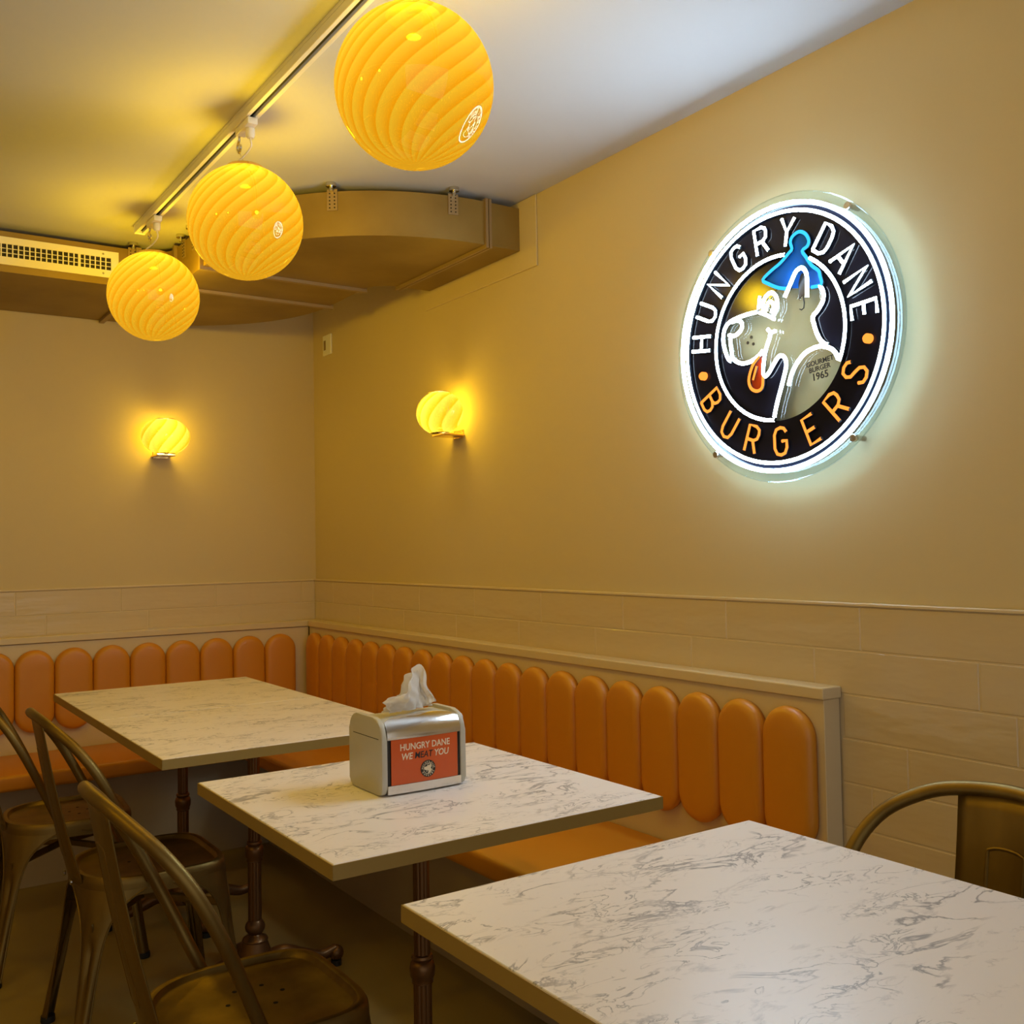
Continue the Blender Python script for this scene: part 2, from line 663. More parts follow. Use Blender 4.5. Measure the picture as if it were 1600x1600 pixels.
# ================================================================== tables
def make_table():
    t = empty('cafe_table')
    S = 0.35
    obj('tabletop', box(-S, S, -S, S, 0.7255, 0.75, 0.0012, 1), M['marble'], t)
    # edge band round the slab
    bm = bmesh.new()
    e = S + 0.0022
    for a in range(4):
        q = box(-e, e, -e, -S + 0.0002, 0.7245, 0.7488)
        me = bpy.data.meshes.new('tmp')
        q.to_mesh(me)
        q.free()
        me.transform(Matrix.Rotation(a * PI / 2, 4, 'Z'))
        bm.from_mesh(me)
        bpy.data.meshes.remove(me)
    obj('edge_band', bm, M['edge'], t)
    obj('underframe', box(-S + 0.12, S - 0.12, -S + 0.12, S - 0.12, 0.700, 0.7244, 0.002, 1), M['under'], t)
    fl = lambda r, z, a: r * (1 - 0.10 * (0.5 + 0.5 * math.cos(8 * a)) ** 3)
    col = obj('column', lathe([(0.019, 0.19), (0.019, 0.36), (0.017, 0.40), (0.017, 0.699)], 48, rad=fl), M['iron'], t, True)
    obj('mounting_cup', lathe([(0.06, 0.6995), (0.06, 0.693), (0.028, 0.685), (0.024, 0.660), (0.0172, 0.655)], 24), M['iron'], t, True)
    obj('collar_ring', lathe([(0.0172, 0.355), (0.0225, 0.358), (0.022, 0.366), (0.0255, 0.372), (0.0265, 0.388), (0.024, 0.398), (0.0195, 0.402), (0.0225, 0.408), (0.021, 0.413), (0.0168, 0.415)], 24), M['iron'], t, True)
    obj('base_bell', lathe([(0.050, 0.045), (0.052, 0.075), (0.047, 0.082), (0.049, 0.088), (0.045, 0.098), (0.037, 0.122), (0.034, 0.130), (0.037, 0.134), (0.034, 0.140),
                            (0.021, 0.146), (0.0185, 0.150), (0.026, 0.160), (0.0285, 0.170), (0.026, 0.180), (0.019, 0.190)], 28), M['iron'], t, True)
    for k in range(4):
        a = k * PI / 2
        c, s = math.cos(a), math.sin(a)
        pts = catmull([(0.03 * c, 0.03 * s, 0.068), (0.085 * c, 0.085 * s, 0.077), (0.14 * c, 0.14 * s, 0.058), (0.20 * c, 0.20 * s, 0.040), (0.248 * c, 0.248 * s, 0.050)], 6)
        bm = bmesh.new()
        bm_tube(bm, pts, lambda q: 0.026 - 0.012 * q, 10)
        ft = obj('base_foot', bm, M['iron'], t, True)
        bm = bmesh.new()
        bmesh.ops.create_uvsphere(bm, u_segments=14, v_segments=10, radius=0.023, matrix=Matrix.Translation((0.25 * c, 0.25 * s, 0.037)))
        obj('ball_tip', bm, M['iron'], ft, True)
        obj('glide', lathe([(0.016, 0.0), (0.016, 0.016)], 14, (0.25 * c, 0.25 * s, 0)), M['rubber'], ft, True)
    return t


tab = make_table()
TABLES = [((1.013, 1.842), 'square marble-look table carrying the napkin dispenser'),
          ((1.018, 0.918), 'nearest square marble-look table, cut off by the bottom right corner'),
          ((1.017, 2.838), 'front half of the two joined marble-look tables, behind the napkin dispenser'),
          ((1.017, 3.5432), 'back half of the two joined marble-look tables, nearest the back wall')]
for i, ((x, y), lab) in enumerate(TABLES):
    o = tab if i == 0 else copy_tree(tab)
    o.location = (x, y, 0)
    tag(o, lab, 'table', 'square cafe tables')
    if i == 1:
        obj('support_board', box(-0.322, 0.322, -0.322, 0.322, 0.6998, 0.7243, 0.002, 1), M['edge'], o)
        for c_ in [c_ for c_ in o.children if c_.name.startswith('underframe')]:
            bpy.data.objects.remove(c_)


# ================================================================== metal chairs
def seat_outline(phi):
    c, s = math.cos(phi), math.sin(phi)
    ex = 0.42 if c > 0 else 0.78
    ey = 0.42 if c > 0 else 0.78
    sg = lambda v, p: math.copysign(abs(v) ** p, v)
    return (0.186 * sg(c, ex) if c > 0 else 0.178 * sg(c, ex), 0.178 * sg(s, ey))


def make_chair():
    t = empty('metal_chair')
    # pressed seat pan with raised rim and skirt
    bm = bmesh.new()
    N = 56
    rings = []
    for (k, z) in ((1.0, 0.400), (1.0, 0.428), (0.992, 0.438), (0.972, 0.444), (0.93, 0.446), (0.90, 0.444), (0.875, 0.435), (0.86, 0.433), (0.5, 0.431), (0.18, 0.431)):
        rings.append([bm.verts.new((seat_outline(2 * PI * i / N)[0] * k, seat_outline(2 * PI * i / N)[1] * k, z)) for i in range(N)])
    for A, B in zip(rings[:-1], rings[1:]):
        for i in range(N):
            bm.faces.new((A[i], A[(i + 1) % N], B[(i + 1) % N], B[i]))
    bm.faces.new(rings[-1])
    low = [bm.verts.new((v.co.x * 0.985, v.co.y * 0.985, 0.400)) for v in rings[0]]
    lid = [bm.verts.new((v.co.x * 0.985, v.co.y * 0.985, 0.424)) for v in rings[0]]
    for A, B in ((rings[0], low), (low, lid)):
        for i in range(N):
            bm.faces.new((A[i], B[i], B[(i + 1) % N], A[(i + 1) % N]))
    bm.faces.new(lid)
    seat = obj('seat', bm, M['brass'], t, True)
    bm = bmesh.new()
    for (hx, hy) in ((0.045, 0.058), (0.07, 0.016), (0.016, 0.012), (0.04, -0.028), (-0.034, 0.012), (-0.006, 0.06)):
        bm_lathe(bm, [(0.0045, 0.4309), (0.0045, 0.4315)], 10, (hx, hy, 0))
    obj('drain_holes', bm, M['hole'], seat)
    # four folded legs: wide at the skirt, narrow at the foot, grooved
    for (phi0, fx, fy) in ((0.80, 0.205, 0.178), (-0.80, 0.205, -0.178), (2.42, -0.205, 0.178), (-2.42, -0.205, -0.178)):
        bm = bmesh.new()
        NT, NJ = 22, 12
        foot = Vector((fx, fy, 0.014))
        fd = math.atan2(fy, fx)
        o0 = seat_outline(phi0)
        d0 = 0.76 if abs(phi0) < 1 else 0.72
        grid = []
        for it in range(NT + 1):
            q = it / NT
            tt = q ** 1.25
            z = 0.415 * (1 - tt) + foot.z * tt
            w = d0 * (0.30 + 0.70 * (1 - min(1, tt * 1.0)) ** 7)
            row = []
            for j in range(NJ + 1):
                sj = 2 * j / NJ - 1
                px, py = seat_outline(phi0 + sj * w)
                fa = fd + sj * 1.9
                qx, qy = foot.x + 0.0165 * math.cos(fa), foot.y + 0.0165 * math.sin(fa)
                k = tt
                x = px * 1.002 * (1 - k) + qx * k
                y = py * 1.002 * (1 - k) + qy * k
                g = max(0.0, 1 - abs(sj) / 0.46)
                g = g * g * (3 - 2 * g) * 0.014 * max(0.0, min(1, (tt - 0.26) / 0.06)) * (1 - tt * 0.75)
                x -= math.cos(fd) * g
                y -= math.sin(fd) * g
                row.append(bm.verts.new((x, y, z)))
            grid.append(row)
        edges = [[tuple(row[j].co) for row in grid] for j in (0, NJ)]
        for A, B in zip(grid[:-1], grid[1:]):
            for j in range(NJ):
                bm.faces.new((A[j], A[j + 1], B[j + 1], B[j]))
        bmesh.ops.recalc_face_normals(bm, faces=bm.faces)
        bmesh.ops.solidify(bm, geom=list(bm.faces), thickness=0.0028)
        lg = obj('leg', bm, M['brass'], t, True)
        obj('foot_cap', lathe([(0.0175, 0.0), (0.019, 0.004), (0.018, 0.017), (0.0, 0.018)], 14, (fx, fy, 0)), M['rubber'], lg, True)
        for e_ in edges:
            obj('rolled_edge', tube(e_, 0.0026, 6), M['brass'], lg, True)
    # bent tube back
    prof = [(0.435, -0.028, 0.182), (0.47, -0.044, 0.184), (0.54, -0.074, 0.200), (0.62, -0.11, 0.216), (0.69, -0.145, 0.222),
            (0.74, -0.174, 0.217), (0.785, -0.207, 0.194), (0.815, -0.235, 0.156), (0.838, -0.258, 0.098), (0.848, -0.270, 0.0)]
    left = [(x, w, z) for (z, x, w) in prof]
    right = [(x, -w, z) for (z, x, w) in prof[:-1]][::-1]
    hoop = catmull(left + right, 5)
    obj('back_hoop', tube(hoop, 0.0118, 12), M['brass'], t, 'all')
    # centre splat with an embossed panel, following the lean of the back
    bm = bmesh.new()

    def sp(u, q, off=0.0):
        z = 0.418 + q * (0.842 - 0.418)
        x = -0.181 - 0.086 * q - 0.006 * math.sin(PI * q)
        hw = 0.082 - 0.006 * math.sin(PI * q)
        x += 0.016 * u * u * (1 - 0.6 * q)
        return Vector((x + off, u * hw, z - 0.004 * u * u * q))
    NU, NQ = 10, 16
    fr = [[bm.verts.new(sp(2 * i / NU - 1, j / NQ, 0.0012)) for i in range(NU + 1)] for j in range(NQ + 1)]
    bk = [[bm.verts.new(sp(2 * i / NU - 1, j / NQ, -0.0012)) for i in range(NU + 1)] for j in range(NQ + 1)]
    for j in range(NQ):
        for i in range(NU):
            bm.faces.new((fr[j][i], fr[j][i + 1], fr[j + 1][i + 1], fr[j + 1][i]))
            bm.faces.new((bk[j][i], bk[j + 1][i], bk[j + 1][i + 1], bk[j][i + 1]))
        bm.faces.new((fr[j][0], fr[j + 1][0], bk[j + 1][0], bk[j][0]))
        bm.faces.new((fr[j][NU], bk[j][NU], bk[j + 1][NU], fr[j + 1][NU]))
    for i in range(NU):
        bm.faces.new((fr[0][i], bk[0][i], bk[0][i + 1], fr[0][i + 1]))
        bm.faces.new((fr[NQ][i], fr[NQ][i + 1], bk[NQ][i + 1], bk[NQ][i]))
    splat = obj('splat', bm, M['brass'], t, 'all')
    loop = []
    for (u, q) in [(-0.36, 0.2), (-0.37, 0.5), (-0.38, 0.76), (-0.33, 0.80), (0, 0.81), (0.33, 0.80), (0.38, 0.76), (0.37, 0.5), (0.36, 0.2), (0.3, 0.16), (0, 0.15), (-0.3, 0.16)]:
        loop.append(sp(u, q, 0.001))
    obj('embossed_rib', tube(catmull(loop, 3, True), 0.0032, 8, True), M['brass'], splat, True)
    for (x, y, z) in ((-0.176, 0.045, 0.424), (-0.176, -0.045, 0.424)):
        obj('bolt', lathe([(0.007, -0.014), (0.007, -0.010), (0.005, -0.008), (0.0, -0.0078)][::-1], 10, (x, y, z), axis='x'), M['steel'], t, True)
    for s in (-1, 1):
        obj('bolt', lathe([(0.0, 0.0), (0.006, 0.001), (0.007, 0.003), (0.007, 0.012)] if s < 0 else [(0.007, -0.012), (0.007, -0.003), (0.006, -0.001), (0.0, 0.0)], 10,
                          (-0.028, s * 0.198, 0.424), axis='y'), M['steel'], t, True)
    # cross brace under the seat
    bm = bmesh.new()
    for s in (-1, 1):
        bm_tube(bm, [(-0.16, -0.145 * s, 0.33), (0, 0, 0.345), (0.16, 0.145 * s, 0.33)], 0.011, 6, r2=0.003, ref=(0, 0, 1))
    obj('cross_brace', bm, M['brass'], t)
    return t


ch = make_chair()
CHAIRS = [((0.632, 1.800, 0), 0.0, 1.0, 'bronze metal chair in the foreground, drawn up to the table with the napkin dispenser'),
          ((0.695, 2.785, 0), 0.0, 1.0, 'bronze metal chair in the middle of the three on the left, behind the foreground one'),
          ((0.618, 3.44, 0), math.radians(-4), 1.0, 'farthest bronze metal chair on the left, at the table nearest the back wall'),
          ((1.268, 0.878, 0), PI, 1.0, 'bronze metal chair on the wall side of the nearest table, only its backrest showing')]
for i, (loc, rz, s, lab) in enumerate(CHAIRS):
    o = ch if i == 0 else copy_tree(ch)
    o.location = loc
    o.rotation_euler = (0, 0, rz)
    o.scale = (s, s, s)
    tag(o, lab, 'chair', 'bronze metal chairs')


# ================================================================== ceiling duct
DB, DT = 2.247, 2.392
duct = tag(empty('ventilation_duct', (1.3, 3.6, DB)), 'boxy brown sheet-metal duct curving under the ceiling from wall to wall', 'duct')
RO, RI = 0.72, 0.10


def arc(cx, cy, r, a0, a1, n_=14):
    return [(cx + r * math.cos(a0 + (a1 - a0) * i / n_), cy + r * math.sin(a0 + (a1 - a0) * i / n_)) for i in range(n_ + 1)]


C1, C2 = (1.80, 3.48), (0.98, 3.80)
pieces = [('straight_section', [(1.80, 2.76), (XR - 0.0075, 2.76), (XR - 0.0075, 3.38), (1.80, 3.38)]),
          ('elbow', arc(*C1, RO, -PI / 2, -PI, 20) + arc(*C1, RI, -PI, -PI / 2, 8)),
          ('straight_section', [(1.08, 3.48), (1.70, 3.48), (1.70, 3.80), (1.08, 3.80)]),
          ('elbow', arc(*C2, RO, 0, PI / 2, 20) + arc(*C2, RI, PI / 2, 0, 8)),
          ('straight_section', [(XL + 0.01, 3.90), (0.98, 3.90), (0.98, 4.52), (XL + 0.01, 4.52)])]
for nm, poly in pieces:
    part(nm, prism(poly, DB, DT), M['duct'], duct, True)
# flange frames at the joints
FL = 0.012


def flange(x0, x1, y0, y1):
    bm = bmesh.new()
    z0, z1 = DB - FL, DT + 0.008
    if x1 - x0 > y1 - y0:
        bm_box(bm, x0 - FL, x1 + FL, y0, y1, z0, DB - 0.0002)
        bm_box(bm, x0 - FL, x1 + FL, y0, y1, DT + 0.0002, z1)
        bm_box(bm, x0 - FL, x0 - 0.0002, y0, y1, DB, DT)
        bm_box(bm, x1 + 0.0002, x1 + FL, y0, y1, DB, DT)
    else:
        bm_box(bm, x0, x1, y0 - FL, y1 + (FL if y1 < 4.4 else 0), z0, DB - 0.0002)
        bm_box(bm, x0, x1, y0 - FL, y1 + (FL if y1 < 4.4 else 0), DT + 0.0002, z1)
        bm_box(bm, x0, x1, y0 - FL, y0 - 0.0002, DB, DT)
    part('joint_flange', bm, M['strut'], duct)


flange(1.790, 1.800, 2.76, 3.38)
flange(1.803, 1.813, 2.76, 3.38)
flange(1.08, 1.70, 3.475, 3.495)
flange(1.08, 1.70, 3.79, 3.81)
flange(0.955, 0.975, 3.90, 4.52)


# hanger straps with ceiling studs
def hanger(x, y, nx, ny):
    """Perforated strap on the duct face; (nx, ny) is the outward normal."""
    tx, ty = -ny, nx
    bm = bmesh.new()
    w, dp = 0.017, 0.003
    zz = [2.330 + i * (DT + 0.006 - 2.330) / 1 for i in range(2)]
    vs = []
    for z in zz:
        for (a, b_) in ((-w, 0.0005), (w, 0.0005), (w, dp), (-w, dp)):
            vs.append(bm.verts.new((x + tx * a + nx * b_, y + ty * a + ny * b_, z)))
    for f in ((0, 1, 2, 3), (4, 7, 6, 5), (0, 4, 5, 1), (1, 5, 6, 2), (2, 6, 7, 3), (3, 7, 4, 0)):
        bm.faces.new([vs[i] for i in f])
    st = part('hanger_strap', bm, M['strut'], duct)
    bm = bmesh.new()
    for r in range(5):
        for c in (-1, 1):
            bm_box_c = Vector((x + tx * c * 0.008 + nx * 0.0032, y + ty * c * 0.008 + ny * 0.0032, 2.339 + r * 0.0115))
            bmesh.ops.create_icosphere(bm, subdivisions=1, radius=0.0028, matrix=Matrix.Translation(bm_box_c))
    q = obj('perforations', bm, M['dark'], st)
    q.location = (0, 0, 0)
    part('ceiling_stud', lathe([(0.006, DT - 0.002), (0.006, CZ - 0.012), (0.017, CZ - 0.012), (0.017, CZ - 0.0005)], 14, (x + nx * 0.012, y + ny * 0.012, 0)), M['steel'], duct, True)


for a in (math.radians(-99.8), math.radians(-131)):
    hanger(C1[0] + RO * math.cos(a), C1[1] + RO * math.sin(a), math.cos(a), math.sin(a))
hanger(1.08, 3.58, -1, 0)
hanger(1.08, 3.70, -1, 0)
hanger(0.945, 3.90, 0, -1)

# grille on the front of the duct
gr = part('vent_grille', box(0.0, 0.0001, 0, 0.0001, 0, 0.0001), M['grille'], duct)
bm = bmesh.new()
GX0, GX1, GY = 0.10, 0.893, 3.90
GZ0, GZ1 = 2.272, 2.371
SX0, SX1, SZ0, SZ1 = 0.13, 0.866, 2.300, 2.346
bm_box(bm, GX0, GX1, GY - 0.006, GY - 0.0005, SZ1, GZ1)
bm_box(bm, GX0, GX1, GY - 0.006, GY - 0.0005, GZ0, SZ0)
bm_box(bm, GX0, SX0, GY - 0.006, GY - 0.0005, SZ0, SZ1)
bm_box(bm, SX1, GX1, GY - 0.006, GY - 0.0005, SZ0, SZ1)
me = bpy.data.meshes.new('vent_grille')
bm.to_mesh(me)
bm.free()
me.materials.append(M['grille'])
gr.data = me
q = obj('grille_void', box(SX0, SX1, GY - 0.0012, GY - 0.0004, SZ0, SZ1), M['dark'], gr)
nsl = 40
for i in range(1, nsl):
    x = SX0 + (SX1 - SX0) * i / nsl
    wd_ = 0.0042 if i != nsl - 6 else 0.009
    obj('slat', box(x - wd_ / 2, x + wd_ / 2, GY - 0.0055, GY - 0.0013, SZ0, SZ1), M['grille'], gr)
for z in (2.3145, 2.3305):
    obj('crossbar', box(SX0, SX1, GY - 0.0032, GY - 0.0014, z - 0.0012, z + 0.0012), M['grille'], gr)
for x in (GX1 - 0.055, GX0 + 0.36, GX0 + 0.02):
    for z in (2.286, 2.3585):
        obj('screw', lathe([(0.0, -0.0075), (0.004, -0.0068), (0.004, -0.006)], 10, (x, GY, z), axis='y'), M['steel'], gr, True)

# wall plate up near the corner
sw = tag(obj('wall_plate', box(XR - 0.009, XR - 0.0002, 4.31, 4.40, 2.16, 2.255, 0.002, 1), M['white']), 'small square white plate high on the wall near the corner below the duct', 'wall plate')
obj('slot', box(XR - 0.0105, XR - 0.0088, 4.365, 4.385, 2.185, 2.23), M['strut'], sw)


# ================================================================== lighting track and pendants
TX = 0.913
TX2 = -0.85  # added second track, out of view, for extra amber fill


def make_track(tx, y0, y1, label):
    t = tag(empty('lighting_track', (tx, 1.1, CZ)), label, 'lighting track')
    part('rail', box(tx - 0.018, tx + 0.018, y0, y1, CZ - 0.010, CZ - 0.0003), M['white'], t)
    part('side_rail', box(tx - 0.018, tx - 0.0065, y0, y1, CZ - 0.032, CZ - 0.0102, 0.001, 1), M['white'], t)
    part('side_rail', box(tx + 0.0065, tx + 0.018, y0, y1, CZ - 0.032, CZ - 0.0102, 0.001, 1), M['white'], t)
    part('slot', box(tx - 0.0064, tx + 0.0064, y0, y1, CZ - 0.022, CZ - 0.0103), M['dark'], t)
    part('end_cap', box(tx - 0.019, tx + 0.019, y1, y1 + 0.012, CZ - 0.033, CZ - 0.0003, 0.002, 1), M['white'], t)
    return t


make_track(TX, -0.6, 3.66, 'white ceiling lighting track with a dark slot carrying the three globe pendants in view')
make_track(TX2, -0.6, 3.0, 'added white lighting track, unseen, holding the extra fill pendants')  # invented track that only holds the added fill pendants

GR = 0.15
# strokes of the sign's emblem (metres from the sign's centre), also used small as decals
HAT = [(0.048, 0.112), (0.038, 0.113), (0.011, 0.121), (-0.02, 0.138), (-0.036, 0.151), (-0.009, 0.167), (0.02, 0.179), (0.047, 0.197), (0.056, 0.204), (0.052, 0.22), (0.057, 0.232), (0.071, 0.239), (0.084, 0.238), (0.098, 0.228), (0.106, 0.211), (0.101, 0.199), (0.086, 0.192), (0.097, 0.174), (0.112, 0.151), (0.131, 0.134), (0.135, 0.12), (0.138, 0.1), (0.11, 0.1)]
STROKES = {
    'ear': [(0.039, 0.091), (0.057, 0.119), (0.072, 0.142), (0.081, 0.148), (0.091, 0.149), (0.1, 0.141), (0.105, 0.127), (0.105, 0.095), (0.105, 0.076)],
    'head': [(0.133, 0.099), (0.142, 0.082), (0.141, 0.063), (0.128, 0.045), (0.111, 0.03), (0.114, 0.011), (0.12, -0.008), (0.129, -0.026), (0.141, -0.038), (0.152, -0.043)],
    'shoulder': [(0.035, -0.12), (0.044, -0.095), (0.061, -0.071), (0.085, -0.051), (0.112, -0.043), (0.134, -0.043), (0.156, -0.051), (0.171, -0.064), (0.179, -0.081)],
    'neck': [(-0.012, -0.191), (-0.002, -0.158), (0.019, -0.103), (0.029, -0.07), (0.023, -0.05), (0.008, -0.045), (-0.008, -0.06), (-0.024, -0.079), (-0.037, -0.087), (-0.043, -0.076), (-0.039, -0.045), (-0.032, -0.021), (-0.021, 0.002), (-0.015, 0.018)],
    'mouth': [(-0.026, 0.027), (-0.016, 0.018), (-0.002, 0.018)],
    'bridge': [(-0.054, 0.076), (-0.097, 0.076), (-0.144, 0.07), (-0.165, 0.056), (-0.173, 0.029), (-0.167, -0.003), (-0.157, -0.025), (-0.144, -0.034)],
    'jaw': [(-0.149, 0.027), (-0.146, -0.001), (-0.14, -0.027), (-0.114, -0.043), (-0.081, -0.043), (-0.054, -0.032), (-0.043, -0.023)],
    'nose': [(-0.153, 0.035), (-0.132, 0.031), (-0.112, 0.041), (-0.108, 0.057), (-0.124, 0.068), (-0.143, 0.067)],
    'brow': [(-0.048, 0.113), (-0.053, 0.082)],
    'eye': [(-0.032, 0.063), (-0.039, 0.086), (-0.03, 0.107), (-0.011, 0.114), (0.004, 0.099), (0.006, 0.075), (-0.007, 0.055)],
    'pupil': [(-0.028, 0.072), (-0.023, 0.09), (-0.012, 0.092), (-0.006, 0.077), (-0.014, 0.065)],
    'under': [(-0.051, 0.073), (-0.026, 0.061), (-0.004, 0.047)],
}
TONGUE = [(-0.052, -0.033), (-0.075, -0.054), (-0.089, -0.087), (-0.083, -0.11), (-0.064, -0.12), (-0.047, -0.113), (-0.043, -0.086)]
TONGUE2 = [(-0.076, -0.091), (-0.063, -0.058)]
# single-stroke letters in a 1-high box, x centred
LET = {
    'H': [[(-.28, -.5), (-.28, .5)], [(.28, -.5), (.28, .5)], [(-.28, 0), (.28, 0)]],
    'U': [[(-.28, .5), (-.28, -.2), (-.2, -.42), (0, -.5), (.2, -.42), (.28, -.2), (.28, .5)]],
    'N': [[(-.28, -.5), (-.28, .5), (.28, -.5), (.28, .5)]],
    'G': [[(.28, .3), (.16, .46), (0, .5), (-.18, .45), (-.28, .25), (-.28, -.25), (-.18, -.45), (0, -.5), (.18, -.45), (.28, -.25), (.28, 0), (.06, 0)]],
    'R': [[(-.26, -.5), (-.26, .5), (.08, .5), (.25, .4), (.28, .24), (.24, .06), (.08, -.04), (-.26, -.04)], [(.04, -.04), (.28, -.5)]],
    'Y': [[(-.3, .5), (0, 0), (.3, .5)], [(0, 0), (0, -.5)]],
    'D': [[(-.27, -.5), (-.27, .5), (.04, .5), (.22, .38), (.28, .18), (.28, -.18), (.22, -.38), (.04, -.5), (-.27, -.5)]],
    'A': [[(-.32, -.5), (0, .5), (.32, -.5)], [(-.2, -.16), (.2, -.16)]],
    'E': [[(.25, .5), (-.25, .5), (-.25, -.5), (.25, -.5)], [(-.25, 0), (.17, 0)]],
    'B': [[(-.26, -.5), (-.26, .5), (.08, .5), (.24, .4), (.26, .24), (.2, .08), (.06, .02), (-.26, .02)], [(.06, .02), (.24, -.08), (.29, -.25), (.24, -.42), (.08, -.5), (-.26, -.5)]],
    'S': [[(.27, .3), (.18, .45), (0, .5), (-.2, .44), (-.27, .27), (-.2, .1), (0, .01), (.2, -.1), (.28, -.27), (.2, -.44), (0, -.5), (-.19, -.45), (-.28, -.28)]],
}
TOP = list(zip('HUNGRYDANE', (173.2, 154.8, 137.0, 117.0, 99.0, 80.5, 53.5, 36.5, 19.6, 4.2)))
BOT = list(zip('BURGERS', (-150.6, -129.0, -109.5, -88.6, -67.0, -47.7, -27.8)))


def letter_lines(R, hgt):
    """Yield (colour key, points) of every stroke of both lines of lettering."""
    for lst, key, flip in ((TOP, 'w', 1), (BOT, 'o', -1)):
        for chr_, deg in lst:
            a = math.radians(deg)
            cu, cv = R * math.cos(a), R * math.sin(a)
            upx, upy = flip * math.cos(a), flip * math.sin(a)
            rx, ry = upy, -upx
            for ln in LET[chr_]:
                yield key, chr_, deg, [(cu + rx * x * hgt + upx * y * hgt, cv + ry * x * hgt + upy * y * hgt) for x, y in ln]


def decal_mesh(fn, scale, r, rings=(0.322, 0.205), sides=4):
    bm = bmesh.new()
    for R in rings:
        bm_tube(bm, [fn(R * scale * math.cos(2 * PI * i / 28), R * scale * math.sin(2 * PI * i / 28)) for i in range(28)], r, sides, True)
    for s in list(STROKES.values()) + [HAT, TONGUE]:
        bm_tube(bm, [fn(u * scale, v * scale) for u, v in s], r, sides)
    for key, c, d, pts in letter_lines(0.262, 0.07):
        bm_tube(bm, [fn(u * scale, v * scale) for u, v in pts], r * 0.8, sides)
    return bm


PENDANTS = [((TX, 1.642, 2.120), 'largest glowing amber swirl-glass globe pendant, nearest, at the top of the picture'),
            ((TX, 2.572, 2.120), 'middle-sized amber swirl-glass globe pendant, second along the track'),
            ((TX, 3.485, 2.120), 'smallest and farthest amber swirl-glass globe pendant, beside the duct grille'),
            ((TX2, 2.10, 2.120), 'added amber globe pendant, unseen fill light on the added track, nearer the back wall'),  # this and the next pendant are added unseen to raise the amber light
            ((TX2, 1.19, 2.120), 'added amber globe pendant, unseen fill light on the added track, farther from the back wall')]


def globe_mesh():
    prof = []
    NV = 44
    for i in range(NV + 1):
        a = -PI / 2 + (PI * 0.5 + math.radians(70)) * i / NV
        prof.append((max(GR * math.cos(a), 0.0005), GR * math.sin(a)))
    return lathe(prof[:], 96)


gm = None
for i, (loc, lab) in enumerate(PENDANTS):
    p = tag(empty('globe_pendant', loc), lab, 'pendant lamp', 'amber globe pendants')
    if gm is None:
        o = obj('glass_globe', globe_mesh(), M['globe'], p, 'all')
        gm = o.data
    else:
        o = obj('glass_globe', gm, None, p)
    o.rotation_euler = (0, 0, i * 0.7)
    ztop = GR * math.sin(math.radians(70))
    obj('cap', lathe([(0.0, ztop + 0.016), (0.02, ztop + 0.015), (0.048, ztop + 0.008), (0.0535, ztop - 0.002), (0.053, ztop - 0.006), (0.0, ztop - 0.006)], 28), M['brass_bright'], p, True)
    dz = CZ - loc[2]
    obj('track_adapter', box(-0.014, 0.014, -0.062, 0.040, dz - 0.052, dz - 0.0325, 0.004, 2), M['white'], p, True)
    obj('adapter_neck', lathe([(0.009, dz - 0.078), (0.012, dz - 0.070), (0.012, dz - 0.053)], 14, (0.004, -0.030, 0)), M['white'], p, True)
    hk = catmull([(0, 0.045, dz - 0.034), (0, 0.045, dz - 0.058), (0, 0.056, dz - 0.068), (0, 0.060, dz - 0.080), (0, 0.046, dz - 0.092), (0, 0.034, dz - 0.082), (0, 0.036, dz - 0.074)], 4)
    obj('hook', tube(hk, 0.0035, 8), M['steel'], p, True)
    obj('suspension_wire', tube([(0, 0.046, dz - 0.090), (0, 0.0, ztop + 0.014)], 0.0009, 6), M['steel'], p)
    cord = catmull([(0.004, -0.030, dz - 0.078), (0.006, -0.028, dz - 0.100), (-0.004, 0.004, dz - 0.118), (-0.016, 0.026, dz - 0.128), (-0.014, 0.030, ztop + 0.022), (-0.010, 0.022, ztop + 0.012)], 6)
    obj('cord', tube(cord, 0.0026, 8), M['white'], p, True)
    # bulb on a lampholder
    obj('lampholder', lathe([(0.018, ztop - 0.007), (0.018, ztop - 0.040), (0.014, ztop - 0.045)], 16), M['brass_bright'], p, True)
    L = bpy.data.lights.new('pendant_bulb', 'POINT')
    L.energy = PENDANT_W
    L.color = (1.0, 0.80, 0.52)
    L.shadow_soft_size = 0.05
    lo = bpy.data.objects.new('pendant_bulb', L)
    lo.location = (0, 0, 0.045)
    link(lo, p)


